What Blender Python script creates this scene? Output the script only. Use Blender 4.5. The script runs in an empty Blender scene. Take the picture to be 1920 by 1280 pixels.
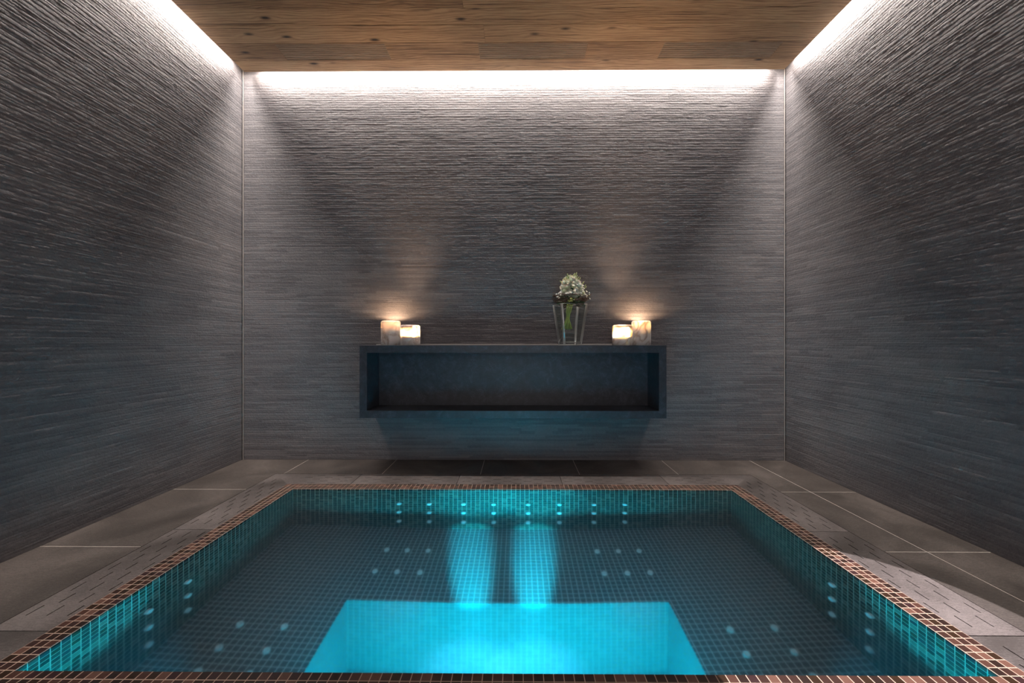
import bpy, bmesh, math, random
import numpy as np
from mathutils import Vector, Matrix
random.seed(7); rng = np.random.RandomState(11)
S = bpy.context.scene; C = S.collection; PI = math.pi
S.view_settings.view_transform = 'Standard'; S.view_settings.look = 'None'
S.view_settings.exposure = 0.0; S.view_settings.gamma = 1.0; S.view_settings.use_curve_mapping = False

# ------------------------------------------------------------ room measures (metres)
XL, XR, YB, YF = -1.916, 1.841, 2.758, -1.25      # walls
ZC, ZT = 2.65, 2.82                               # timber ceiling underside, top of the light cove
PL, PR, PB, PF = -1.858, 1.792, 2.692, -1.19      # edges of the timber ceiling
BX0, BX1, BY0, BY1 = -1.255, 1.181, 0.985, 2.21   # inside of the tub
TX, TY = (BX1-BX0)/98, (BY1-BY0)/49               # mosaic pitch
CX0, CX1, CY0, CY1 = BX0-3*TX, BX1+3*TX, BY0-3*TY, BY1+3*TY
GX0, GX1, GY0, GY1 = -1.506, 1.431, 0.735, 2.462  # outside of the drain channel
WATER = -0.006; BENCH = -0.5; WELLZ = -0.95
WX0, WX1, WY1 = -0.712, 0.623, 1.652

# ------------------------------------------------------------ helpers
def link(name, me, mat=None, parent=None):
    o = bpy.data.objects.new(name, me); C.objects.link(o)
    if mat is not None:
        for m in (mat if isinstance(mat, (list, tuple)) else [mat]): me.materials.append(m)
    if parent: o.parent = parent
    return o
def tag(o, label=None, cat=None, group=None, kind=None):
    if label: o['label'] = label
    if cat: o['category'] = cat
    if group: o['group'] = group
    if kind: o['kind'] = kind
    return o
def empty(name, loc, label, cat, group=None, rz=0):
    o = bpy.data.objects.new(name, None); C.objects.link(o); o.empty_display_size = .05
    o.location = loc; o.rotation_euler = (0, 0, rz)
    return tag(o, label, cat, group)
def bm_obj(name, bm, mat, parent=None, smooth=False):
    me = bpy.data.meshes.new(name); bm.to_mesh(me); bm.free()
    if smooth:
        for p in me.polygons: p.use_smooth = True
    return link(name, me, mat, parent)
def box(bm, x0, x1, y0, y1, z0, z1, mi=0):
    v = [bm.verts.new(p) for p in ((x0,y0,z0),(x1,y0,z0),(x1,y1,z0),(x0,y1,z0),(x0,y0,z1),(x1,y0,z1),(x1,y1,z1),(x0,y1,z1))]
    fs = [bm.faces.new([v[i] for i in f]) for f in ((3,2,1,0),(4,5,6,7),(0,1,5,4),(1,2,6,5),(2,3,7,6),(3,0,4,7))]
    for f in fs: f.material_index = mi
    return fs
def plate(bm, x0, x1, y0, y1, z0, z1, holes, mi=0):
    """slab with rectangular holes right through it, as one shell"""
    xs = sorted({x0, x1} | {round(a, 5) for h in holes for a in h[:2] if x0 < a < x1})
    ys = sorted({y0, y1} | {round(a, 5) for h in holes for a in h[2:] if y0 < a < y1})
    nx, ny = len(xs)-1, len(ys)-1
    solid = np.ones((nx+2, ny+2), bool); solid[0,:] = solid[-1,:] = False; solid[:,0] = solid[:,-1] = False
    cx = [(xs[i]+xs[i+1])/2 for i in range(nx)]; cy = [(ys[j]+ys[j+1])/2 for j in range(ny)]
    for h in holes:
        ii = [i for i in range(nx) if h[0] < cx[i] < h[1]]; jj = [j for j in range(ny) if h[2] < cy[j] < h[3]]
        for i in ii:
            for j in jj: solid[i+1, j+1] = False
    V = {}
    def v(i, j, k):
        if (i,j,k) not in V: V[(i,j,k)] = bm.verts.new((xs[i], ys[j], z1 if k else z0))
        return V[(i,j,k)]
    out = []
    for i in range(nx):
        for j in range(ny):
            if not solid[i+1,j+1]: continue
            out.append(bm.faces.new((v(i,j,1),v(i+1,j,1),v(i+1,j+1,1),v(i,j+1,1))))
            out.append(bm.faces.new((v(i,j+1,0),v(i+1,j+1,0),v(i+1,j,0),v(i,j,0))))
            if not solid[i,j+1]: out.append(bm.faces.new((v(i,j,0),v(i,j,1),v(i,j+1,1),v(i,j+1,0))))
            if not solid[i+2,j+1]: out.append(bm.faces.new((v(i+1,j+1,0),v(i+1,j+1,1),v(i+1,j,1),v(i+1,j,0))))
            if not solid[i+1,j]: out.append(bm.faces.new((v(i+1,j,0),v(i+1,j,1),v(i,j,1),v(i,j,0))))
            if not solid[i+1,j+2]: out.append(bm.faces.new((v(i,j+1,0),v(i,j+1,1),v(i+1,j+1,1),v(i+1,j+1,0))))
    for f in out: f.material_index = mi
    return out
def lathe(bm, prof, n=48, loc=(0,0,0), cap=False):
    rings = []
    for r, z in prof:
        if r < 1e-6: rings.append([bm.verts.new((loc[0], loc[1], loc[2]+z))]*n)
        else: rings.append([bm.verts.new((loc[0]+r*math.cos(2*PI*k/n), loc[1]+r*math.sin(2*PI*k/n), loc[2]+z)) for k in range(n)])
    for a, b in zip(rings, rings[1:]):
        for k in range(n):
            q = []
            for x in (a[k], a[(k+1)%n], b[(k+1)%n], b[k]):
                if x not in q: q.append(x)
            if len(q) > 2: bm.faces.new(q)
def tube(bm, pts, rad, n=6):
    pts = [Vector(p) for p in pts]; rings = []
    rads = rad if isinstance(rad, (list, tuple)) else [rad]*len(pts)
    for i, p in enumerate(pts):
        t = (pts[min(i+1, len(pts)-1)] - pts[max(i-1, 0)]).normalized()
        a = t.orthogonal().normalized(); b = t.cross(a)
        rings.append([bm.verts.new(p + (a*math.cos(2*PI*k/n)+b*math.sin(2*PI*k/n))*rads[i]) for k in range(n)])
    for r0, r1 in zip(rings, rings[1:]):
        for k in range(n): bm.faces.new((r0[k], r0[(k+1)%n], r1[(k+1)%n], r1[k]))
    bm.faces.new(rings[0][::-1]); bm.faces.new(rings[-1])
def mosaic_uv(me):
    """planar coordinates, one unit per mosaic tile, counted from the tub's corner"""
    uv = me.uv_layers.new(name='tiles').data
    for p in me.polygons:
        n = p.normal; ax = max(range(3), key=lambda i: abs(n[i]))
        for li in p.loop_indices:
            x, y, z = me.vertices[me.loops[li].vertex_index].co
            u, v, w = (x-BX0)/TX, (y-BY0)/TY, z/.025
            uv[li].uv = (u, v) if ax == 2 else ((u, w) if ax == 1 else (v, w))

# ------------------------------------------------------------ materials
class M:
    def __init__(s, name):
        s.m = bpy.data.materials.new(name); s.m.use_nodes = True; s.t = s.m.node_tree; s.t.nodes.clear()
        s.out = s.t.nodes.new('ShaderNodeOutputMaterial')
        s.b = s.n('ShaderNodeBsdfPrincipled'); s.l(s.b.outputs[0], s.out.inputs[0])
    def n(s, kind, props=None, **ins):
        k = s.t.nodes.new(kind)
        for a, b in (props or {}).items(): setattr(k, a, b)
        for a, b in ins.items(): s.set(k, a.replace('_', ' '), b)
        return k
    def set(s, node, key, val):
        i = node.inputs[key]
        if isinstance(val, bpy.types.NodeSocket): s.l(val, i)
        else: i.default_value = val
    def l(s, a, b): s.t.links.new(a, b)
    def math(s, op, a, b=None, c=None, clamp=False):
        k = s.t.nodes.new('ShaderNodeMath'); k.operation = op; k.use_clamp = clamp
        for i, v in enumerate((a, b, c)):
            if v is None: continue
            if isinstance(v, bpy.types.NodeSocket): s.l(v, k.inputs[i])
            else: k.inputs[i].default_value = v
        return k.outputs[0]
    def ramp(s, fac, stops, interp='LINEAR'):
        k = s.t.nodes.new('ShaderNodeValToRGB'); k.color_ramp.interpolation = interp
        e = k.color_ramp.elements
        while len(e) < len(stops): e.new(.5)
        for q, (p, c) in zip(e, stops): q.position = p; q.color = (*c, 1) if len(c) == 3 else c
        s.l(fac, k.inputs[0]); return k.outputs[0]
    def mix(s, fac, a, b, mode='MIX'):
        k = s.t.nodes.new('ShaderNodeMix'); k.data_type = 'RGBA'; k.blend_type = mode
        for i, v in ((0, fac), (6, a), (7, b)):
            if isinstance(v, bpy.types.NodeSocket): s.l(v, k.inputs[i])
            else: k.inputs[i].default_value = v if i == 0 else ((*v, 1) if len(v) == 3 else v)
        return k.outputs[2]
    def coord(s, which='Object', scale=(1,1,1), loc=(0,0,0)):
        t = s.t.nodes.new('ShaderNodeTexCoord'); k = s.t.nodes.new('ShaderNodeMapping')
        k.inputs['Scale'].default_value = scale; k.inputs['Location'].default_value = loc
        s.l(t.outputs[which], k.inputs[0]); return k.outputs[0]
    def noise(s, vec, scale=5, detail=4, rough=.55, dist=0):
        k = s.n('ShaderNodeTexNoise', None, Vector=vec, Scale=scale, Detail=detail, Roughness=rough, Distortion=dist)
        return k.outputs['Fac']
    def bump(s, h, strength=.5, dist=.002):
        k = s.n('ShaderNodeBump', None, Height=h, Strength=strength, Distance=dist); s.l(k.outputs[0], s.b.inputs['Normal']); return k
    def set_b(s, **kw):
        for a, b in kw.items(): s.set(s.b, a.replace('_', ' '), b)
        return s.m

def plain(name, col, rough=.5, **kw):
    m = M(name); return m.set_b(Base_Color=(*col, 1), Roughness=rough, **kw)

# split-face slate
m = M('split_face_slate')
at = m.n('ShaderNodeAttribute', {'attribute_name': 'tone'})
v = m.coord('Object')
n1 = m.noise(v, 75, 5, .62, .8); n2 = m.noise(v, 2.2, 3, .5)
t = m.math('ADD', m.math('MULTIPLY', at.outputs['Fac'], .22), m.math('MULTIPLY', n2, .45))
t = m.math('ADD', t, m.math('MULTIPLY', n1, .33))
col = m.ramp(t, [(.3, (.100,.096,.104)), (.5, (.148,.141,.150)), (.75, (.222,.210,.216))])
m.bump(n1, .8, .004); SLATE = m.set_b(Base_Color=col, Roughness=.62)
m.b.inputs['Specular IOR Level'].default_value = .4

# stone floor slabs
def stone(name, cols, seedloc):
    m = M(name); v = m.coord('Object', (1, 1, 1), seedloc)
    a = m.noise(v, 3.0, 4, .6, .6); b = m.noise(m.coord('Object', (30, 110, 30)), 1.6, 5, .7); c = m.noise(v, 220, 3, .7)
    t = m.math('ADD', m.math('MULTIPLY', a, .45), m.math('ADD', m.math('MULTIPLY', b, .3), m.math('MULTIPLY', c, .3)))
    m.bump(m.math('ADD', m.math('MULTIPLY', b, .5), c), .6, .002)
    return m.set_b(Base_Color=m.ramp(t, [(.42, cols[0]), (.52, cols[1]), (.63, cols[2])]), Roughness=.55)
FLOOR = stone('stone_slab', [(.040,.033,.030), (.078,.066,.060), (.145,.124,.114)], (3, 1, 0))
GRATE = stone('slotted_stone', [(.060,.051,.048), (.112,.097,.094), (.20,.175,.17)], (9, 4, 2))
GROUT = plain('pale_grout', (.70,.64,.58), .8)
DARK = plain('dark_channel', (.012,.012,.012), .8)

# glass mosaic
def mosaic(name, grout, lift=False):
    m = M(name)
    uv = m.n('ShaderNodeUVMap', {'uv_map': 'tiles'}).outputs[0]
    fl = m.n('ShaderNodeVectorMath', {'operation': 'FLOOR'}); m.l(uv, fl.inputs[0])
    fr = m.n('ShaderNodeVectorMath', {'operation': 'FRACTION'}); m.l(uv, fr.inputs[0])
    wn = m.n('ShaderNodeTexWhiteNoise', {'noise_dimensions': '2D'}); m.l(fl.outputs[0], wn.inputs['Vector'])
    sp = m.n('ShaderNodeSeparateXYZ'); m.l(fr.outputs[0], sp.inputs[0])
    def edge(a): return m.math('MINIMUM', a, m.math('SUBTRACT', 1.0, a))
    e = m.math('MINIMUM', edge(sp.outputs[0]), edge(sp.outputs[1]))
    tile = m.math('MULTIPLY', m.math('SUBTRACT', e, .035), 40, clamp=True)
    tc = m.ramp(wn.outputs['Value'], [(0, (.030,.016,.013)), (.22, (.060,.028,.022)), (.42, (.040,.020,.010)), (.58, (.105,.048,.036)), (.76, (.19,.095,.070)), (.9, (.050,.022,.024))], 'CONSTANT')
    spk = m.noise(m.coord('Object'), 260, 3, .7)
    tc = m.mix(m.math('MULTIPLY', spk, .5), tc, (.02,.012,.01), 'MIX')
    if lift: tc = m.mix(.6, tc, (.20,.20,.205))
    colm = m.mix(tile, grout, tc)
    m.bump(m.math('ADD', m.math('MULTIPLY', e, 1.0), m.math('MULTIPLY', tile, .25)), .35, .0012)
    return m.set_b(Base_Color=colm, Roughness=m.math('SUBTRACT', .7, m.math('MULTIPLY', tile, .42)))
MOSAIC = mosaic('brown_mosaic', (.56,.42,.33))
WELLM = mosaic('pale_well_mosaic', (.34,.31,.30), True)
BENCHLIT = mosaic('lit_bench_mosaic', (.86,.82,.80), True)  # bench copy of the mosaic, paler: cove light put into the colour

# old timber boards
m = M('reclaimed_timber')
at = m.n('ShaderNodeAttribute', {'attribute_name': 'board'}); rnd = at.outputs['Fac']
tcn = m.t.nodes.new('ShaderNodeTexCoord')
ofs = m.n('ShaderNodeCombineXYZ'); m.l(m.math('MULTIPLY', rnd, 37.0), ofs.inputs[0]); m.l(m.math('MULTIPLY', rnd, 11.0), ofs.inputs[1])
ad = m.n('ShaderNodeVectorMath', {'operation': 'ADD'}); m.l(tcn.outputs['Object'], ad.inputs[0]); m.l(ofs.outputs[0], ad.inputs[1])
def mp(vec, sc):
    k = m.t.nodes.new('ShaderNodeMapping'); k.inputs['Scale'].default_value = sc; m.l(vec, k.inputs[0]); return k.outputs[0]
P = ad.outputs[0]
vor = m.n('ShaderNodeTexVoronoi', None, Vector=mp(P, (3.6, 10, 1)), Scale=1.0, Randomness=1.0)
kd = vor.outputs['Distance']
knot = m.math('SUBTRACT', 1.0, m.math('MULTIPLY', kd, 7.0), clamp=True)
halo = m.math('SUBTRACT', 1.0, m.math('MULTIPLY', kd, 3.0), clamp=True)
warp = m.noise(mp(P, (1.6, 7, 1)), 1.0, 3, .5)
sy = m.n('ShaderNodeSeparateXYZ'); m.l(P, sy.inputs[0])
ph = m.math('ADD', m.math('MULTIPLY', sy.outputs[1], 330.0), m.math('ADD', m.math('MULTIPLY', warp, 40.0), m.math('MULTIPLY', halo, 7.0)))
rings = m.math('ADD', m.math('MULTIPLY', m.math('SINE', ph), .5), .5)
fine = m.noise(mp(P, (9, 340, 1)), 1.0, 5, .7)
blot = m.noise(mp(P, (1.4, 6, 1)), 1.3, 3, .5)
t = m.math('ADD', m.math('MULTIPLY', m.math('POWER', rings, 3.0), .11), m.math('ADD', m.math('MULTIPLY', fine, .62), m.math('MULTIPLY', blot, .34)))
streak = m.noise(mp(P, (1.1, 46, 1)), 1.6, 5, .62, .4)
t = m.math('ADD', t, m.math('MULTIPLY', m.math('SUBTRACT', streak, .56), 2.2, clamp=True))
t = m.math('ADD', t, m.math('MULTIPLY', m.math('SUBTRACT', rnd, .5), .12))
wood = m.ramp(t, [(.30, (.68,.46,.26)), (.45, (.52,.325,.172)), (.60, (.30,.17,.082)), (.82, (.085,.043,.020))])
wood = m.mix(m.math('MULTIPLY', m.math('POWER', halo, 3.0), .45), wood, (.09,.04,.02))
wood = m.mix(m.math('MULTIPLY', knot, 1.4, clamp=True), wood, (.022,.012,.008))
m.bump(m.math('ADD', m.math('MULTIPLY', t, -1.0), m.math('MULTIPLY', knot, -.5)), .4, .003)
TIMBER = m.set_b(Base_Color=wood, Roughness=.6)
m = M('weathered_slat'); t = m.noise(m.coord('Object', (6, 300, 1)), 1.0, 5, .7)
WEATH = m.set_b(Base_Color=m.ramp(t, [(.35, (.20,.135,.085)), (.6, (.46,.33,.22))]), Roughness=.7)
COVE = plain('white_cove_paint', (.8,.79,.76), .8)

# shelf stone
m = M('charcoal_laminate')
v = m.coord('Object'); a = m.noise(v, 22, 8, .72, .6); b = m.noise(v, 120, 3, .6)
t = m.math('ADD', m.math('MULTIPLY', a, .8), m.math('MULTIPLY', b, .2))
m.bump(t, .25, .002)
CHAR = m.set_b(Base_Color=m.ramp(t, [(.38, (.026,.029,.038)), (.52, (.040,.044,.056)), (.66, (.074,.080,.100))]), Roughness=.42)
BEAD = plain('pale_sealant', (.55,.52,.50), .5)
JOINT = plain('grey_corner_joint', (.30,.28,.27), .6)

# alabaster
m = M('veined_alabaster')
v = m.coord('Object'); oi = m.n('ShaderNodeObjectInfo')
ad2 = m.n('ShaderNodeVectorMath', {'operation': 'ADD'}); m.l(v, ad2.inputs[0])
cb = m.n('ShaderNodeCombineXYZ'); m.l(m.math('MULTIPLY', oi.outputs['Random'], 9.0), cb.inputs[0]); m.l(m.math('MULTIPLY', oi.outputs['Random'], 5.0), cb.inputs[2]); m.l(cb.outputs[0], ad2.inputs[1])
a = m.noise(ad2.outputs[0], 9, 3, .5, 1.2); vein = m.math('ABSOLUTE', m.math('SUBTRACT', a, .5))
c1 = m.ramp(vein, [(0, (.50,.41,.35)), (.02, (.63,.56,.51)), (.07, (.77,.74,.71)), (.2, (.82,.80,.78))])
c2 = m.mix(m.math('MULTIPLY', m.math('SUBTRACT', m.noise(ad2.outputs[0], 6, 2, .5), .48), 5.0, clamp=True), c1, (.64,.61,.60))
ALAB = m.set_b(Base_Color=c2, Roughness=.35)
m.b.subsurface_method = 'RANDOM_WALK'
m.b.inputs['Subsurface Weight'].default_value = 1.0; m.b.inputs['Subsurface Radius'].default_value = (1.0, .95, .85); m.b.inputs['Subsurface Scale'].default_value = .022

def flamemat():
    m = M('candle_flame'); return m.set_b(Base_Color=(1,.6,.2,1), Emission_Color=(1,.55,.18,1), Emission_Strength=25)
FLAME = flamemat(); WAX = plain('candle_wax', (.85,.8,.7), .4); WICK = plain('wick', (.02,.02,.02), .9)
CHROME = plain('satin_steel', (.75,.76,.78), .22, Metallic=1.0)
m = M('clear_thin_glass')
g1 = m.n('ShaderNodeBsdfTransparent', None, Color=(.96,.98,.975,1)); g2 = m.n('ShaderNodeBsdfGlossy', None, Color=(1,1,1,1), Roughness=.03)
fn_ = m.n('ShaderNodeFresnel', None, IOR=1.52); ge_ = m.n('ShaderNodeNewGeometry')
class F_: outputs = [m.math('MULTIPLY', fn_.outputs[0], m.math('SUBTRACT', 1.0, ge_.outputs['Backfacing']))]
f_ = F_; mx = m.n('ShaderNodeMixShader'); m.l(f_.outputs[0], mx.inputs[0]); m.l(g1.outputs[0], mx.inputs[1]); m.l(g2.outputs[0], mx.inputs[2])
m.l(mx.outputs[0], m.out.inputs['Surface']); GLASS = m.m
m = M('painted_edge_glint')  # whitish colour on the vase edges stands in for reflected lights
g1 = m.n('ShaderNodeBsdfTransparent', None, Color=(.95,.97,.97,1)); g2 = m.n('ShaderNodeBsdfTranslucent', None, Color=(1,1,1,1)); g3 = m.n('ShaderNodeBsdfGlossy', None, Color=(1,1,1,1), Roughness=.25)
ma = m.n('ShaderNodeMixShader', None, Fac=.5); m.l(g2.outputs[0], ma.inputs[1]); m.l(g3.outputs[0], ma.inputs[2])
mb = m.n('ShaderNodeMixShader', None, Fac=.5); m.l(g1.outputs[0], mb.inputs[1]); m.l(ma.outputs[0], mb.inputs[2]); m.l(mb.outputs[0], m.out.inputs['Surface']); EDGEGLINT = m.m
NOZZLE = plain('glint_white_nozzle', (1,1,1), .15, Metallic=.0)  # plain white body colour stands in for glints on the metal
PETAL = plain('ivory_petal', (.93,.91,.80), .55, Subsurface_Weight=.25, Subsurface_Scale=.01)
PETAL2 = plain('greenish_white_petal', (.84,.86,.70), .55, Subsurface_Weight=.2, Subsurface_Scale=.01)
BUDM = plain('pale_green_bud', (.42,.50,.24), .5)
LEAF = plain('dark_leaf', (.035,.075,.025), .45)
LEAF2 = plain('fresh_leaf', (.13,.22,.06), .45)
STEM = plain('green_stem', (.40,.47,.12), .45)
TWIG = plain('brown_twig', (.10,.055,.038), .7)

# water
m = M('tub_water')
v = m.coord('Object'); h = m.noise(v, 5.5, 2, .5)
gl = m.b
m.bump(h, .05, .012)
WATERM = m.set_b(Base_Color=(1,1,1,1), Roughness=.115, IOR=1.333, Transmission_Weight=1.0)
vol = m.n('ShaderNodeVolumePrincipled'); vol.inputs['Color'].default_value = (.35,.85,1,1); vol.inputs['Density'].default_value = .06
vol.inputs['Absorption Color'].default_value = (.5,.9,1,1)
USE_VOL = True
if USE_VOL: m.l(vol.outputs[0], m.out.inputs['Volume'])

# ------------------------------------------------------------ split-face walls
RELIEF = .18
def strip_wall(name, us, place, flip=False):
    pitch = 1.0; hs_ = [0.0]; lr = np.random.RandomState(3)
    while hs_[-1] < ZT: hs_.append(hs_[-1]+lr.choice([.0105, .0125, .0145, .0160, .0200]))
    nrow = len(hs_)-1
    prof = np.array([0.0, .10, .40, .70, .90])
    nu = len(us); us = np.array(us)
    H = np.zeros((nrow*5, nu)); T = np.zeros((nrow*5, nu)); Z = np.zeros(nrow*5)
    for r in range(nrow):
        cuts = [us[0]-rng.rand()*.3]
        while cuts[-1] < us[-1]: cuts.append(cuts[-1]+rng.choice([.1, .15, .2, .3, .3, .4])*(.8+.4*rng.rand()))
        cuts = np.array(cuts); idx = np.clip(np.searchsorted(cuts, us, side='right')-1, 0, len(cuts)-1)
        off = rng.rand(len(cuts))**2*.0022; tone = rng.rand(len(cuts)); tilt = (rng.rand(len(cuts))-.5)*.0012
        def facet(step):
            k = np.arange(us[0]-step, us[-1]+2*step, step); k = k+(rng.rand(len(k))-.5)*step*.8
            return np.interp(us, k, rng.rand(len(k)))
        top = facet(.035)*.0040+facet(.012)*.0034; bot = facet(.035)*.0040+facet(.012)*.0034; mid = facet(.014)*.0050
        for q in range(5):
            f = prof[q]; row = r*5+q; Z[row] = min(hs_[r]+f*(hs_[r+1]-hs_[r]), ZT)
            hh = .0008+off[idx]+tilt[idx]*f*2+bot*(1-f)+top*f+(mid if q == 2 else 0)
            if q == 0: hh = hh - .0020
            H[row] = hh*RELIEF; T[row] = tone[idx]
    me = bpy.data.meshes.new(name); nr = nrow*5
    U, ZZ = np.meshgrid(us, Z); co = place(U, H, ZZ).reshape(-1, 3)
    a = (np.arange(nr-1)[:, None]*nu+np.arange(nu-1)[None, :]).ravel()
    q = np.stack([a, a+1, a+nu+1, a+nu], 1)
    if flip: q = q[:, ::-1]
    me.vertices.add(len(co)); me.vertices.foreach_set('co', co.ravel().astype(np.float32))
    me.loops.add(q.size); me.loops.foreach_set('vertex_index', np.ascontiguousarray(q).ravel().astype(np.int32))
    me.polygons.add(len(q)); me.polygons.foreach_set('loop_start', np.arange(0, q.size, 4, dtype=np.int32))
    me.update(calc_edges=True); me.validate()
    at = me.attributes.new('tone', 'FLOAT', 'POINT'); at.data.foreach_set('value', T.ravel().astype(np.float32))
    return tag(link(name, me, SLATE), kind='structure')
side_us = list(np.arange(YF, .55, .06))+list(np.arange(.55, YB+.012, .012))
strip_wall('wall_back', list(np.arange(XL, XR+.012, .012)), lambda U, H, Z: np.stack([U, YB-H, Z], -1))
strip_wall('wall_left', side_us, lambda U, H, Z: np.stack([XL+H, U, Z], -1))
strip_wall('wall_right', side_us, lambda U, H, Z: np.stack([XR-H, U, Z], -1), True)
bm = bmesh.new(); box(bm, XL-.1, XR+.1, YF-.1, YF, 0, ZT)
w = bm_obj('wall_front', bm, SLATE); tag(w, kind='structure')
for i, x in enumerate((XL+.009, XR-.009)):
    bm = bmesh.new(); box(bm, x-.0016, x+.0016, YB-.011, YB-.004, 0, ZT)
    tag(bm_obj('trim_%d' % (i+1), bm, JOINT), kind='structure')

# ------------------------------------------------------------ floor
g = .0016
holes = [(GX0, GX1, GY0, GY1)]
for y in (-.9, -.28, .34, .96, 1.582, 2.2): holes.append((XL-1, GX0, y-g, y+g))
for y in (-.92, -.30, .32, .94, 1.563, 2.182): holes.append((GX1, XR+1, y-g, y+g))
for x in (-1.454, -.842, -.232, .38, .99): holes += [(x-g, x+g, GY1, YB+1), (x-g, x+g, YF-1, GY0)]
holes.append((1.595-g, 1.595+g, YF-1, YB+1))
holes += [(GX0, GX1, .12-g, .12+g), (GX0, GX1, -.5-g, -.5+g)]
bm = bmesh.new(); plate(bm, XL, XR, YF, YB, -.02, 0, holes)
plate(bm, XL, XR, YF, YB, -.05, -.0004, [(GX0-.004, GX1+.004, GY0-.004, GY1+.004)], 1)
plate(bm, GX0-.02, GX1+.02, GY0-.02, GY1+.02, -.08, -.045, [(CX0, CX1, CY0, CY1)], 2)
floor = tag(bm_obj('floor', bm, [FLOOR, GROUT, DARK]), kind='structure')

# ------------------------------------------------------------ slotted stone drain covers
def slots(a0, a1, b_in, sgn, phase=1.382):
    """slot rectangles for a strip running along axis a, rows stepped out from b_in"""
    out = []
    for k in range(5):
        b = b_in+sgn*(.0185+k*.0315); ph = phase+(0 if k % 2 == 0 else .06)
        j = math.floor((a0-ph)/.12)-1
        while ph+j*.12-.047 < a1:
            s1 = ph+j*.12; s0 = s1-.047
            if s0 > a0+.012 and s1 < a1-.012: out.append((s0, s1, b-.002, b+.002))
            j += 1
    return out
def grate(rect, holes, label, cuts=(), group='slotted stone drain covers around the tub'):
    x0, x1, y0, y1 = rect; cx, cy = (x0+x1)/2, (y0+y1)/2
    bm = bmesh.new()
    plate(bm, x0-cx, x1-cx, y0-cy, y1-cy, -.02, 0, [(h[0]-cx, h[1]-cx, h[2]-cy, h[3]-cy) for h in holes])
    for (px, py, nx, ny) in cuts:
        bmesh.ops.bisect_plane(bm, geom=bm.verts[:]+bm.edges[:]+bm.faces[:], plane_co=(px-cx, py-cy, 0), plane_no=(nx, ny, 0), clear_outer=True)
    o = bm_obj('drain_cover', bm, GRATE); o.location = (cx, cy, -.0008)
    return tag(o, label, 'drain cover', group)
q = .0016
gi = {'L': CX0-.001, 'R': CX1+.001, 'B': CY1+.001, 'F': CY0-.001}
# right-hand run
ysR = [GY0+q, 1.12, 1.73, GY1-q]
labR = ['slotted stone drain cover right of the tub, nearest the camera, in bright light',
        'middle slotted drain cover right of the tub, half in the patch of light',
        'slotted stone drain cover at the back right corner, mitred at its far end']
labL = ['slotted stone drain cover left of the tub, nearest the camera',
        'slotted stone drain cover in the middle of the left-hand run beside the mosaic edge',
        'slotted stone drain cover at the back left corner, mitred at its far end']
dgR = (GX1-gi['R'], GY1-gi['B']); dgL = (GX0-gi['L'], GY1-gi['B'])
def nrm(v): l = math.hypot(*v); return v[0]/l, v[1]/l
nR = nrm((dgR[1], -dgR[0])); nL = nrm((-dgL[1], dgL[0]))
for i in range(3):
    a0, a1 = ysR[i]+(q if i else 0), ysR[i+1]-(q if i < 2 else 0)
    hs = [(h[2], h[3], h[0], h[1]) for h in slots(a0, a1 if i < 2 else 2.42, gi['R'], 1)]
    if i == 2: hs = [h for h in hs if h[3] < gi['B']+(h[0]-gi['R'])*dgR[1]/dgR[0]-.01]
    grate((gi['R'], GX1-q, a0, a1), hs, labR[i], [(gi['R'], gi['B']+.001, -nR[0], -nR[1])] if i == 2 else [])
    hs = [(h[2], h[3], h[0], h[1]) for h in slots(a0, a1 if i < 2 else 2.42, gi['L'], -1, 1.35)]
    if i == 2: hs = [h for h in hs if h[3] < gi['B']+(gi['L']-h[1])*dgR[1]/dgR[0]-.01]
    grate((GX0+q, gi['L'], a0, a1), hs, labL[i], [(gi['L'], gi['B']+.001, -nL[0], -nL[1])] if i == 2 else [])
xsB = [GX0+q, -.965, -.355, .255, .867, GX1-q]
labB = ['slotted stone drain cover behind the tub at its left end, mitred corner',
        'slotted stone drain cover behind the tub, second from its left end',
        'slotted stone drain cover behind the tub, directly below the middle of the shelf',
        'slotted stone drain cover behind the tub, below the vase and right end of the shelf',
        'slotted stone drain cover behind the tub at its right end, mitred corner']
for i in range(5):
    a0, a1 = xsB[i]+(q if i else 0), xsB[i+1]-(q if i < 4 else 0)
    hs = slots(max(a0, CX0-.02), min(a1, CX1+.02), gi['B'], 1, .02)
    cut = []
    if i == 0: cut = [(gi['L']+.001, gi['B'], nL[0], nL[1])]
    if i == 4: cut = [(gi['R']-.001, gi['B'], nR[0], nR[1])]
    grate((a0, a1, gi['B'], GY1-q), hs, labB[i], cut)

# ------------------------------------------------------------ sunken tub
tub = empty('whirlpool_tub', ((BX0+BX1)/2, (BY0+BY1)/2, WELLZ), 'sunken rectangular whirlpool tub of brown glass mosaic, lit turquoise inside', 'pool')
off = -tub.location
def tubpart(name, bm, mat, smooth=False, uvs=True):
    me = bpy.data.meshes.new(name); bm.to_mesh(me); bm.free()
    if uvs: mosaic_uv(me)
    me.transform(Matrix.Translation(off))
    if smooth:
        for p in me.polygons: p.use_smooth = True
    o = link(name, me, mat, tub); o.cycles.is_caustics_receiver = True
    return o
inner = (BX0, BX1, BY0, BY1); well = (WX0, WX1, BY0, WY1)
bm = bmesh.new(); plate(bm, CX0, CX1, CY0, CY1, -.012, 0, [inner])
bmesh.ops.bevel(bm, geom=[e for e in bm.edges if all(abs(v.co.z) < 1e-6 for v in e.verts) and not (len(e.link_faces) == 2 and all(abs(f.normal.z) > .5 for f in e.link_faces))], offset=.0015, segments=1, affect='EDGES')
bm.normal_update(); tubpart('coping', bm, MOSAIC)
bm = bmesh.new(); plate(bm, CX0+.01, CX1-.01, CY0+.01, CY1-.01, BENCH, -.012, [inner]); tubpart('tub_wall', bm, MOSAIC)
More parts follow.
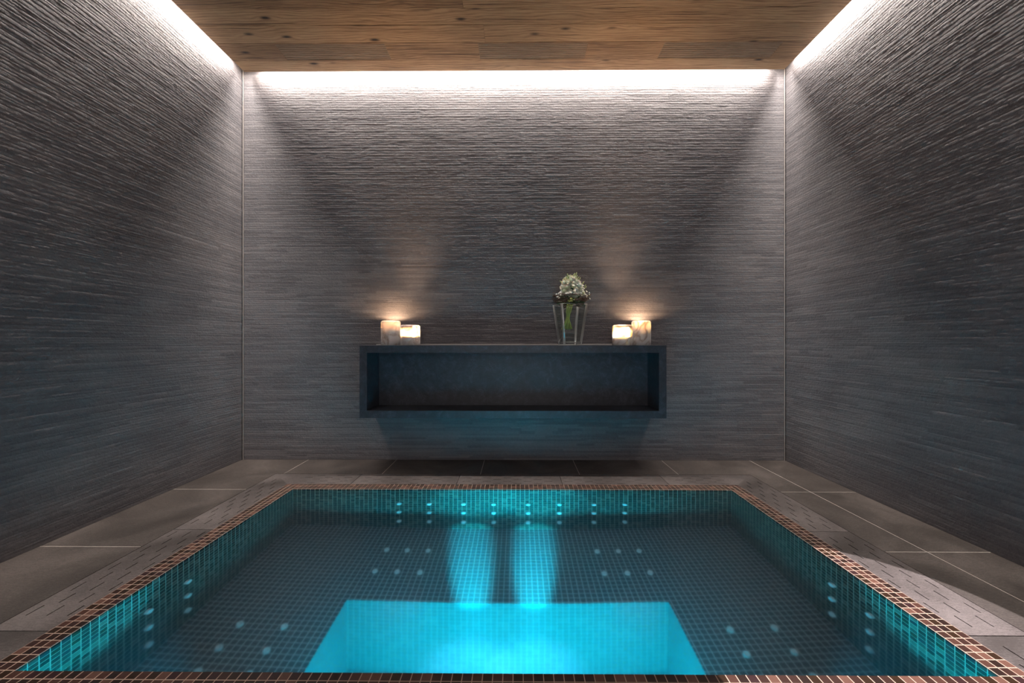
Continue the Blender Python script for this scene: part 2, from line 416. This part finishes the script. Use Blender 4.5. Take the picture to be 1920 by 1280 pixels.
bm = bmesh.new(); plate(bm, CX0+.01, CX1-.01, CY0+.01, CY1-.01, WELLZ, BENCH, [well])
for f in bm.faces:
    if WX0-.01 < f.calc_center_median().x < WX1+.01 and f.calc_center_median().y < WY1+.01 and abs(f.normal.z) < .5 or f.calc_center_median().z < BENCH-.01: f.material_index = 1
tubpart('bench', bm, [BENCHLIT, WELLM])
bm = bmesh.new(); box(bm, CX0+.01, CX1-.01, CY0+.01, CY1-.01, WELLZ-.05, WELLZ); tubpart('tub_floor', bm, WELLM)

def jet_mesh():
    bm = bmesh.new()
    lathe(bm, [(.0, .003), (.004, .003), (.005, .008), (.008, .0115), (.012, .011), (.0125, .006), (.013, .0)], 20)
    me = bpy.data.meshes.new('jet_nozzle'); bm.to_mesh(me); bm.free()
    for p in me.polygons: p.use_smooth = True
    me.materials.append(NOZZLE); return me
jm = jet_mesh()
def jet(x, y, z, rot, first=[]):
    if not first: o = bpy.data.objects.new('jet_nozzle', jm); first.append(o)
    else: o = first[0].copy()
    C.objects.link(o); o.parent = tub; o.location = Vector((x, y, z))+off; o.rotation_euler = rot; o['label'] = 'round steel jet nozzle'
    o.cycles.is_caustics_receiver = True
for z in (-.20, -.31, -.42):
    for x in (-.66, -.492, -.302, -.135, .056, .229, .42, .59): jet(x, BY1, z, (PI/2, 0, 0))
    for y in (1.34, 1.50):
        jet(BX0, y, z, (0, PI/2, 0)); jet(BX1, y, z, (0, -PI/2, 0))
for y in (2.0, 1.833):
    for x in (-.66, -.557, -.452, .397, .503, .607): jet(x, y, BENCH, (0, 0, 0))
for y in (1.5, 1.393, 1.30):
    for x in (-1.052, -.884, .797, .962): jet(x, y, BENCH, (0, 0, 0))

# underwater lamps on the front wall of the tub
def pool_lamp(x, z, label):
    o = empty('pool_lamp', (x, BY0, z), label, 'lamp', 'underwater lamps on the near wall of the tub')
    bm = bmesh.new(); lathe(bm, [(.022, 0), (.026, 0), (.028, .004), (.026, .007), (.022, .007), (.021, .004)], 28)
    a = bm_obj('bezel', bm, CHROME, o, True); a.rotation_euler = (-PI/2, 0, 0)
    bm = bmesh.new(); lathe(bm, [(0, .005), (.021, .004), (.021, 0)], 28)
    a = bm_obj('lens', bm, LENS, o, True); a.rotation_euler = (-PI/2, 0, 0)
    return o
LENS = plain('lamp_lens', (.5,.8,.9), .2, Emission_Color=(.05,.7,1,1), Emission_Strength=3.0)

# water body
bm = bmesh.new(); e = .0
box(bm, BX0-.002, BX1+.002, BY0-.002, BY1+.002, WELLZ-.01, WATER)
water = bm_obj('pool_water', bm, WATERM); water.cycles.is_caustics_caster = True
tag(water, 'clear still water glowing turquoise inside the sunken mosaic tub', 'water', kind='stuff')

# ------------------------------------------------------------ ceiling of old boards with cove above
grilles = [(-1.50, -.821, 2.444, 2.582), (-.246, .43, 2.444, 2.582), (.90, 1.622, 2.444, 2.582)]
rows = [PB, 2.590, 2.435, 2.300, 2.185]
rr = random.Random(5)
while rows[-1] > PF+.2: rows.append(rows[-1]-rr.choice([.12, .14, .155, .165]))
rows.append(PF)
bm = bmesh.new(); bl = bm.faces.layers.float.new('board')
for i in range(len(rows)-1):
    y1, y0 = rows[i], rows[i+1]; x = PL
    joints = {0: [], 1: [], 2: [-.2], 3: [], 4: [-.3]}.get(i, [rr.uniform(-1.2, 1.2)])
    xs = [PL]+joints+[PR]
    for a, b in zip(xs, xs[1:]):
        hs = [h for h in grilles] if i == 1 else []
        fs = plate(bm, a+(.0006 if a > PL else 0), b-(.0006 if b < PR else 0), y0+.0009, y1-(.0009 if i else 0), ZC+rr.uniform(0, .0015), ZC+.03, hs)
        k = rr.random()
        for f in fs: f[bl] = k
box(bm, PL+.002, PR-.002, PF+.002, PB-.002, ZC+.0301, ZC+.036, 1)
box(bm, XL-.05, XR+.05, YF-.05, YB+.05, ZT, ZT+.03, 1)
ceil = tag(bm_obj('ceiling', bm, [TIMBER, COVE]), kind='structure')

gl_lab = ['left one of three slotted air vents in the timber ceiling',
          'middle one of three slotted air vents in the timber ceiling',
          'right one of three slotted air vents in the timber ceiling']
for (x0, x1, y0, y1), lb in zip(grilles, gl_lab):
    cx, cy = (x0+x1)/2, (y0+y1)/2
    o = empty('ceiling_vent', (cx, cy, ZC), lb, 'air vent', 'slotted vents in the timber ceiling')
    bm = bmesh.new(); bl = bm.faces.layers.float.new('board'); hs = []
    n = 8; p = (y1-y0)/n
    for k in range(n):
        yy = -(y1-y0)/2+(k+.5)*p; hs.append((-(x1-x0)/2+.004, (x1-x0)/2-.004, yy-.0016, yy+.0016))
    fs = plate(bm, -(x1-x0)/2+.0006, (x1-x0)/2-.0006, -(y1-y0)/2+.0004, (y1-y0)/2-.0004, .001, .012, hs)
    for f in fs: f[bl] = .93
    bm_obj('slats', bm, WEATH, o)
    bm = bmesh.new(); box(bm, -(x1-x0)/2+.001, (x1-x0)/2-.001, -(y1-y0)/2+.001, (y1-y0)/2-.001, .0125, .028)
    bm_obj('backing', bm, DARK, o)

# LED profiles lying on the edge of the timber ceiling (they light the coves)
LEDM = plain('led_diffuser', (.9,.9,.9), .5, Emission_Color=(1,.93,.86,1), Emission_Strength=4.0)
ALU = plain('aluminium_profile', (.6,.6,.6), .35, Metallic=1.0)
def led(x, y, length, along_x, label):
    o = empty('led_strip', (x, y, ZC+.036), label, 'light strip', 'light strips hidden in the ceiling cove')
    L = length/2
    bm = bmesh.new(); bm2 = bmesh.new()
    if along_x: box(bm, -L, L, -.008, .008, 0, .012); box(bm2, -L, L, -.006, .006, .012, .015)
    else: box(bm, -.008, .008, -L, L, 0, .012); box(bm2, -.006, .006, -L, L, .012, .015)
    bm_obj('profile', bm, ALU, o); bm_obj('diffuser', bm2, LEDM, o)
led((PL+PR)/2, PB-.02, 3.55, True, 'light strip in the cove above the back wall')
led(PL+.02, (PB+PF)/2, 3.7, False, 'light strip in the cove above the left wall')
led(PR-.02, (PB+PF)/2, 3.7, False, 'light strip in the cove above the right wall')

# ------------------------------------------------------------ wall shelf
SX0, SX1, SY0, SY1, SZ0, SZ1, ST = -1.002, .934, 2.51, YB-.006, .336, .795, .047
sh = empty('wall_shelf', ((SX0+SX1)/2, YB, SZ0), 'long charcoal open box shelf mounted on the back wall above the tub', 'shelf')
so = -Vector(sh.location)
def shp(name, f, mat, bev=.0012):
    bm = bmesh.new(); f(bm)
    if bev: bmesh.ops.bevel(bm, geom=bm.edges[:], offset=bev, segments=2, affect='EDGES')
    bmesh.ops.translate(bm, verts=bm.verts, vec=so); return bm_obj(name, bm, mat, sh)
shp('top_board', lambda b: box(b, SX0, SX1, SY0, SY1, SZ1-ST, SZ1), CHAR)
shp('bottom_board', lambda b: box(b, SX0, SX1, SY0, SY1, SZ0, SZ0+ST), CHAR)
shp('side_panel', lambda b: box(b, SX0, SX0+ST, SY0, SY1, SZ0+ST, SZ1-ST), CHAR)
shp('side_panel', lambda b: box(b, SX1-ST, SX1, SY0, SY1, SZ0+ST, SZ1-ST), CHAR)
shp('back_panel', lambda b: box(b, SX0+ST, SX1-ST, SY1-.02, SY1, SZ0+ST, SZ1-ST), CHAR, 0)
b_ = shp('sealant_bead', lambda b: box(b, SX0+.02, SX1-.05, SY1-.006, SY1+.002, SZ1, SZ1+.007), BEAD, .002)
b_['label'] = 'thin pale bead along the wall'

# ------------------------------------------------------------ alabaster candle holders
def holder(x, y, R, h, label, flame_z, power, cav, mouth):
    o = empty('candle_holder', (x, y, SZ1), label, 'candle holder', 'alabaster candle holders on the shelf', rz=random.random()*6)
    c = .013; ri = R-.014
    prof = [(0, 0), (R-.002, 0), (R, .002)]
    prof += [(R, h*t) for t in (.25, .5, .75)]
    prof += [(R-c+c*math.cos(a), h-c+c*math.sin(a)) for a in [k*PI/12 for k in range(7)]]
    prof += [(mouth+.003, h), (mouth, h-.002), (mouth, h-.006), (ri, h-.022), (ri, h*.6), (ri, cav+.004), (ri-.004, cav), (0, cav)]
    bm = bmesh.new(); lathe(bm, prof, 64); bm.normal_update()
    bmesh.ops.recalc_face_normals(bm, faces=bm.faces); bm_obj('alabaster_body', bm, ALAB, o, True)
    bm = bmesh.new(); lathe(bm, [(0, cav), (.019, cav), (.019, cav+.014), (.016, cav+.015), (0, cav+.0145)], 28)
    cd = bm_obj('tea_light', bm, WAX, o, True)
    bm = bmesh.new(); tube(bm, [(0,0,cav+.014), (.0005,0,cav+.022)], .0008); bm_obj('wick', bm, WICK, cd)
    bm = bmesh.new(); z0 = cav+.021; lathe(bm, [(0, z0), (.0035, z0+.004), (.0042, z0+.008), (.0025, z0+.016), (0, z0+.024)], 14)
    bm_obj('flame', bm, FLAME, cd, True)
    li = bpy.data.lights.new('flame_light', 'POINT'); li.energy = power*5; li.color = (1, .64, .38); li.shadow_soft_size = .010
    lo = bpy.data.objects.new('flame_light', li); C.objects.link(lo); lo.location = (x, y, SZ1+flame_z)
holder(-.852, 2.664, .064, .163, 'taller alabaster candle holder at the left end of the shelf, grey veined', .150, .65, .095, .046)
holder(-.707, 2.61, .0635, .133, 'shorter brightly glowing candle holder beside the left tall one', .084, 7.0, .058, .017)
holder(.680, 2.60, .0635, .133, 'shorter brightly glowing candle holder on the right, nearest the vase', .084, 8.0, .058, .017)
holder(.825, 2.674, .063, .163, 'taller veined alabaster candle holder at the far right end of the shelf', .150, .65, .095, .046)

# ------------------------------------------------------------ glass vase
VX, VY, VH = .342, 2.628, .267
def sq_ring(bm, a, z, r, n=5):
    """rounded square ring of half side a"""
    vs = []
    for cxn, cyn, st in ((1,1,0), (-1,1,1), (-1,-1,2), (1,-1,3)):
        for k in range(n+1):
            an = st*PI/2+k*PI/2/n
            vs.append(bm.verts.new((cxn*(a-r)+r*math.cos(an), cyn*(a-r)+r*math.sin(an), z)))
    return vs
def sq_lathe(bm, prof):
    rs = [sq_ring(bm, a, z, r) for a, z, r in prof]
    for p, s_ in zip(rs, rs[1:]):
        n = len(p)
        for k in range(n): bm.faces.new((p[k], p[(k+1)%n], s_[(k+1)%n], s_[k]))
    bm.faces.new(rs[0][::-1]); bm.faces.new(rs[-1])
vase = empty('glass_vase', (VX, VY, SZ1+.0005), 'tall clear tapering glass vase holding the white bouquet on the shelf', 'vase', rz=math.radians(12))
bm = bmesh.new()
sq_lathe(bm, [(.060, 0, .010), (.0625, .002, .012), (.0625+.031*.5, VH*.5, .013), (.0935, VH-.002, .014), (.092, VH, .013), (.088, VH, .012),
              (.0865, VH-.003, .011), (.0865-.030*.5, VH*.5+.01, .010), (.0575, .022, .009), (.054, .019, .008)])
bmesh.ops.recalc_face_normals(bm, faces=bm.faces)
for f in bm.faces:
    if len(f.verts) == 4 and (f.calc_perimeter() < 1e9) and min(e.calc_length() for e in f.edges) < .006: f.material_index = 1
bm_obj('glass_body', bm, [GLASS, EDGEGLINT], vase, True)
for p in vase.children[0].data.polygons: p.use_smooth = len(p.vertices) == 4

# ------------------------------------------------------------ bouquet
FX, FY, FZ = .350, 2.622, 1.098      # middle of the twig nest
bq = empty('bouquet', (FX, FY, FZ), 'round bouquet of white blooms and buds in a twig collar standing in the vase', 'flowers')
fr_ = random.Random(21)
def petal(bm, M4, w, h, curl, cup):
    """one cupped petal, base at the origin, rising along z"""
    n, k = 5, 4; g = []
    for j in range(k+1):
        t = j/k; wd = w*math.sin(PI*(.16+.72*t))**.8*(1 if t < .95 else .8); row = []
        for i in range(n):
            s = (i/(n-1)-.5)*2
            row.append(bm.verts.new(M4 @ Vector((s*wd, -cup*(1-s*s*.9)*math.sin(PI*min(t*.8+.1, 1))-curl*t*t, h*t-abs(s)*h*.08*t))))
        g.append(row)
    for j in range(k):
        for i in range(n-1): bm.faces.new((g[j][i], g[j][i+1], g[j+1][i+1], g[j+1][i]))
def rose(R, rnd):
    bm = bmesh.new()
    bmesh.ops.create_icosphere(bm, subdivisions=2, radius=R*.42, matrix=Matrix.Translation((0, 0, R*.55)))
    for lay, (cnt, rad, tilt, hh) in enumerate(((3, .12, -.12, .95), (4, .28, .05, 1.0), (5, .42, .28, .98), (6, .55, .55, .9), (7, .62, .85, .78))):
        for i in range(cnt):
            a = 2*PI*i/cnt+lay*.7+rnd.uniform(-.12, .12)
            M4 = Matrix.Rotation(a, 4, 'Z') @ Matrix.Translation((0, -R*rad*.55, R*.05)) @ Matrix.Rotation(tilt+rnd.uniform(-.06, .06), 4, 'X')
            petal(bm, M4, R*(.42+.07*lay), R*hh, R*.10, R*.16)
    return bm
def aim(o, d, roll=0):
    o.rotation_mode = 'QUATERNION'; o.rotation_quaternion = Vector(d).to_track_quat('Z', 'Y') @ Matrix.Rotation(roll, 3, 'Z').to_quaternion()
rose_mesh = []
for i in range(3):
    bm = rose(.024, fr_); me = bpy.data.meshes.new('rose_bloom'); bm.to_mesh(me); bm.free()
    for p in me.polygons: p.use_smooth = True
    me.materials.append(PETAL if i < 2 else PETAL2); rose_mesh.append(me)
def child(name, me, loc, d, sc=1, roll=0):
    o = bpy.data.objects.new(name, me); C.objects.link(o); o.parent = bq; o.location = loc; aim(o, d, roll); o.scale = (sc,)*3; return o
# (x, z) seen from the front, relative to the nest; y from the dome surface
RX, RZ = .100, .150
def dome(x, z):
    rem = 1-(x/RX)**2-(max(z, 0)/RZ)**2
    return -math.sqrt(max(rem, .02))*.085
spots = [(.013,.028,1.25), (-.026,.030,1.0), (-.052,.050,1.0), (-.062,.078,.95), (-.036,.075,.9), (-.052,.108,.95), (-.024,.106,1.0), (.006,.078,.95),
         (.010,.100,.95), (.030,.062,.9), (.048,.085,1.05), (.041,.108,.95), (.058,.055,.85), (.010,.135,1.0), (-.004,.122,.9), (.026,.118,.8), (-.070,.040,.75), (.040,.034,.8), (-.010,.052,.8), (.074,.040,.8)]
for i, (x, z, s) in enumerate(spots):
    y = dome(x, z)*.8; d = Vector((x*1.2, y*1.3-.02, z*.45+.012))
    child('bloom', rose_mesh[0 if i == 0 else fr_.choice([0, 1, 2, 1])], Vector((x, y, z))-d.normalized()*.012, d, s, fr_.random()*6)
for i in range(12):   # blooms of the far half
    a = fr_.uniform(.3, PI-.3); r = fr_.uniform(.2, .8); z = RZ*(1-r*r)*.75+.03
    d = Vector((math.cos(a)*r, math.sin(a)*r, .5)); child('bloom', rose_mesh[i % 3], (math.cos(a)*r*.085, math.sin(a)*r*.07, z), d, .95, a)
# small white filler flowers
bm = bmesh.new()
for i in range(5):
    petal(bm, Matrix.Rotation(2*PI*i/5, 4, 'Z') @ Matrix.Rotation(1.0, 4, 'X'), .0035, .0085, .001, .001)
bmesh.ops.create_icosphere(bm, subdivisions=1, radius=.0018, matrix=Matrix.Translation((0, 0, .001)))
small = bpy.data.meshes.new('small_flower'); bm.to_mesh(small); bm.free(); small.materials.append(PETAL)
for i in range(46):
    if i < 14: x = .068+fr_.uniform(-.01, .05); z = .015+fr_.random()*.055-(x-.068)*.3
    elif i < 22: x = -.078+fr_.uniform(-.022, .01); z = fr_.uniform(-.0, .035)
    else: a = fr_.uniform(-PI/2, PI/2); r = fr_.uniform(.1, .98); x = math.sin(a)*r*RX*.9; z = .015+math.cos(a)*r*RZ*.88
    y = dome(x, z)*fr_.uniform(.9, 1.1)-.008
    child('small_flower', small, (x, y, z), (x*3+fr_.uniform(-.1, .1), -.3, .25), fr_.uniform(.75, 1.2), fr_.random()*6)
# buds on thin stalks
bm = bmesh.new(); lathe(bm, [(0, -.008), (.0026, -.005), (.0042, .002), (.0036, .009), (.0014, .015), (0, .0165)], 10)
bud = bpy.data.meshes.new('bud'); bm.to_mesh(bud); bm.free(); bud.materials.append(BUDM); bud.materials.append(PETAL2)
for p in bud.polygons: p.use_smooth = True
for x, z in [(-.034,.133), (-.026,.150), (-.018,.136), (.018,.155), (.029,.158), (.032,.140), (.041,.130), (.050,.125), (-.046,.124), (.022,.132), (.072,.100), (-.068,.105), (.084,.082), (.088,.072), (.012,.148)]:
    y = dome(x*.9, z*.85)*.6; b = child('bud', bud, (x, y, z), (x*1.5, y*.4, .16), fr_.uniform(.75, 1.1))
    bm = bmesh.new(); tube(bm, [(x*.6, y*.5, z*.45), (x*.9, y*.9, z*.8), (x, y, z-.004)], .0011, 5); bm_obj('bud_stalk', bm, LEAF2, bq)
# leaves
def leafmesh(L, W):
    bm = bmesh.new(); g = []
    for j in range(7):
        t = j/6; w = W*math.sin(PI*t)**.8; g.append([bm.verts.new((s*w, -abs(s)*w*.3-L*.18*t*t, L*t)) for s in (-1, 0, 1)])
    for a, b in zip(g, g[1:]):
        for i in range(2):
            try: bm.faces.new((a[i], a[i+1], b[i+1], b[i]))
            except ValueError: pass
    me = bpy.data.meshes.new('leaf'); bm.to_mesh(me); bm.free()
    for p in me.polygons: p.use_smooth = True
    return me
lf1 = leafmesh(.042, .011); lf1.materials.append(LEAF); lf2 = leafmesh(.036, .005); lf2.materials.append(LEAF2)
for i in range(48):
    a = fr_.uniform(0, 2*PI); r = fr_.uniform(.25, .85)
    lo_ = i % 2; r = r if lo_ else .5+r*.5
    child('leaf', lf1, (math.cos(a)*r*.07, math.sin(a)*r*.07, fr_.uniform(-.024, -.008) if not lo_ else fr_.uniform(0, .06)), (math.cos(a), math.sin(a), fr_.uniform(-.9, .6) if lo_ else fr_.uniform(-.7, -.25)), fr_.uniform(.8, 1.1), fr_.random()*6)
for i in range(20):
    a = -PI*fr_.random(); r = fr_.uniform(.4, .8); z = fr_.uniform(.02, .10)
    child('leaf', lf2, (math.cos(a)*r*.085, math.sin(a)*r*.06, z), (math.cos(a)*.8, math.sin(a)*.8, .9), fr_.uniform(.7, 1.0), fr_.random()*6)
# twig collar
bm = bmesh.new()
for i in range(95):
    a0 = fr_.uniform(0, 2*PI); span = fr_.uniform(.8, 2.2); r0 = fr_.uniform(.072, .118); zz = fr_.uniform(-.040, .022); r0 += min(zz+.01, 0)*.9
    pts = []
    for k in range(7):
        t = k/6; a = a0+span*t; r = r0+.010*math.sin(t*PI*fr_.uniform(.8, 1.6))*fr_.uniform(-.5, 1)+(.016 if k in (0, 6) and fr_.random() < .35 else 0)
        pts.append((math.cos(a)*r*1.05, math.sin(a)*r*.86, zz+fr_.uniform(-.003, .003)+(r-.09)*.35))
    tube(bm, pts, [.0016]*5+[.0011, .0005], 5)
for i in range(26):
    a = fr_.uniform(0, 2*PI); r = .10; p0 = Vector((math.cos(a)*r, math.sin(a)*r*.82, 0)); d = Vector((math.cos(a+fr_.uniform(-.9, .9)), math.sin(a+fr_.uniform(-.9, .9))*.5, fr_.uniform(-.35, .45)))
    tube(bm, [p0-d*.02, p0+d*.012, p0+d*.035+Vector((0, 0, .003))], [.0013, .0011, .0004], 5)
tw = bm_obj('twig_collar', bm, TWIG, bq, True); tw['label'] = 'woven ring of brown twigs'
# stems: gathered under the collar, spreading again at the cut ends
for i in range(22):
    a = 2*PI*i/22+fr_.uniform(-.1, .1); r = fr_.uniform(.3, 1)
    cx_ = -.030; b = (cx_+math.cos(a)*r*.050+.002, math.sin(a)*r*.036, -.197+fr_.uniform(-.004, .006))
    w_ = (cx_+.012+math.cos(a+2.4)*r*.019, math.sin(a+2.4)*r*.019, -.085); tp = (math.cos(a+2.8)*r*.03, math.sin(a+2.8)*r*.03, .01)
    bm = bmesh.new(); tube(bm, [b, tuple(b[k]*.6+w_[k]*.4 for k in range(3)), w_, tp], .0029, 7)
    bm_obj('stem', bm, STEM, bq, True)

# ------------------------------------------------------------ downlight set in the timber ceiling, above the right of the tub
dl = empty('downlight', (.99, 1.12, ZC), 'small round recessed downlight above the right side of the tub', 'lamp')
bm = bmesh.new(); lathe(bm, [(.018, -.0005), (.026, -.002), (.032, -.0015), (.033, 0)], 32); bm_obj('trim_ring', bm, CHROME, dl, True)

# ------------------------------------------------------------ glowing door added behind the camera as soft fill
DX0, DX1, DH = -.85, .85, 2.15
fm = plain('added_door_frame', (.03,.03,.032), .4)
FILLGLASS = plain('added_fill_glass', (.8,.8,.8), .4, Emission_Color=(1,.94,.92,1), Emission_Strength=.6)
bm = bmesh.new()
for x0, x1, z0, z1 in ((DX0-.05, DX0, 0, DH+.05), (DX1, DX1+.05, 0, DH+.05), (DX0, DX1, DH, DH+.05), (-.02, .02, 0, DH)): box(bm, x0, x1, YF, YF+.04, z0, z1)
box(bm, DX0, DX1, YF+.004, YF+.014, 0, DH, 1)
tag(bm_obj('added_door_1', bm, [fm, FILLGLASS]), kind='structure')
# ------------------------------------------------------------ lights
def aim_light(lo, target):
    d = Vector(target)-lo.location; lo.rotation_mode = 'QUATERNION'; lo.rotation_quaternion = d.to_track_quat('-Z', 'Y')
def area(name, loc, target, sx, sy, power, col, spread=180, caustic=False):
    li = bpy.data.lights.new(name, 'AREA'); li.shape = 'RECTANGLE'; li.size = sx; li.size_y = sy; li.energy = power; li.color = col; li.spread = math.radians(spread)
    o = bpy.data.objects.new(name, li); C.objects.link(o); o.location = loc; aim_light(o, target)
    li.cycles.is_caustics_light = caustic; return o
def spot(name, loc, target, angle, blend, power, col, r=.02, caustic=False):
    li = bpy.data.lights.new(name, 'SPOT'); li.spot_size = math.radians(angle); li.spot_blend = blend; li.energy = power; li.color = col; li.shadow_soft_size = r
    o = bpy.data.objects.new(name, li); C.objects.link(o); o.location = loc; aim_light(o, target)
    li.cycles.is_caustics_light = caustic; return o
DP = 9
WARM = (1, .90, .82); LP = 17.0
def cove(name, loc, tgt, length, zrot, p):
    o = area(name, loc, tgt, length, .03, p, WARM, 170, True)
    # keep the long side parallel to the wall
    d = (Vector(tgt)-Vector(loc)).normalized(); x = Vector((1,0,0)) if zrot == 0 else Vector((0,1,0)); z = -d; y = z.cross(x).normalized()
    o.rotation_mode = 'QUATERNION'; o.rotation_quaternion = Matrix((x, y, z)).transposed().to_quaternion()
zc = ZC+.058
cove('cove_light_back', ((PL+PR)/2, PB+.019, zc), ((PL+PR)/2, PB+.019, ZC-.3), 3.5, 0, LP*3.5)
cove('cove_light_left', (PL-.019, (PB+PF)/2, zc), (PL-.019, (PB+PF)/2, ZC-.3), 3.8, 1, LP*3.8)
cove('cove_light_right', (PR+.016, (PB+PF)/2, zc), (PR+.016, (PB+PF)/2, ZC-.3), 3.8, 1, LP*3.8)
cove('cove_light_front', ((PL+PR)/2, PF-.019, zc), ((PL+PR)/2, PF-.019, ZC-.3), 3.5, 0, LP*3.5)
spot('downlight_beam', (.99, 1.12, ZC-.004), (.99, 1.12, 0), 22.2, .01, 680, (1, .90, .90), .006, True)
CY = (.0, .61, .93)
pool_lamp(-.10, -.30, 'underwater lamp on the near tub wall, left of centre')
pool_lamp(.035, -.30, 'underwater lamp on the near tub wall, right of centre')
spot('pool_beam', (-.105, BY0+.02, -.30), (-.235, BY1, -.15), 29, 1, 125, CY, .02)
spot('pool_beam', (.035, BY0+.02, -.30), (.095, BY1, -.15), 29, 1, 125, CY, .02)
area('well_light', (-.25, BY0+.02, -.72), (-.25, 1.7, -.80), .5, .1, 17, CY)
area('well_light', (.25, BY0+.02, -.72), (.25, 1.7, -.80), .5, .1, 17, CY)
for x0, x1 in ((-.105, -.216), (.035, .073)):
    spot('pool_beam', (x0, BY0+.02, -.30), (x1, 1.86, BENCH), 15.5, 1, 540, CY, .02)
    spot('well_beam', (x0, BY0+.02, -.62), (x1*.9, WY1, WELLZ), 40, 1, 66, (.05, .56, .95), .02)
for x in (-.45, .4): spot('pool_fill', (x, BY0+.03, -.16), (x*1.6, 2.0, -.22), 150, 1, 9, CY, .05)
spot('side_beam', (-.80, BY0+.02, -.22), (BX0, 1.13, -.03), 56, 1, 62, CY, .04)
spot('side_beam', (.75, BY0+.02, -.22), (BX1, 1.13, -.03), 56, 1, 62, CY, .04)

area('door_fill_light', (0, YF+.05, 1.1), (0, 1, 1.1), 1.6, 2.0, DP, (1, .93, .93))  # added fill light for the room, placed at the added door
w = bpy.data.worlds.new('world'); S.world = w; w.use_nodes = True
w.node_tree.nodes['Background'].inputs[0].default_value = (.01,.01,.012,1); w.node_tree.nodes['Background'].inputs[1].default_value = 1

S.cycles.max_bounces = 10; S.cycles.diffuse_bounces = 5; S.cycles.transmission_bounces = 10; S.cycles.glossy_bounces = 4; S.cycles.transparent_max_bounces = 32; S.cycles.volume_bounces = 1
S.cycles.sample_clamp_indirect = 4.0; S.cycles.caustics_reflective = False; S.cycles.caustics_refractive = True; S.cycles.use_denoising = True
S.cycles.volume_step_rate = 1.0

# ------------------------------------------------------------ camera
cam = bpy.data.cameras.new('camera'); cam.lens = 14.0; cam.sensor_width = 36; cam.shift_x = -6/1920; cam.clip_start = .01
co = bpy.data.objects.new('camera', cam); C.objects.link(co); co.location = (0, 0, .82); co.rotation_euler = (PI/2, 0, .007)
S.camera = co
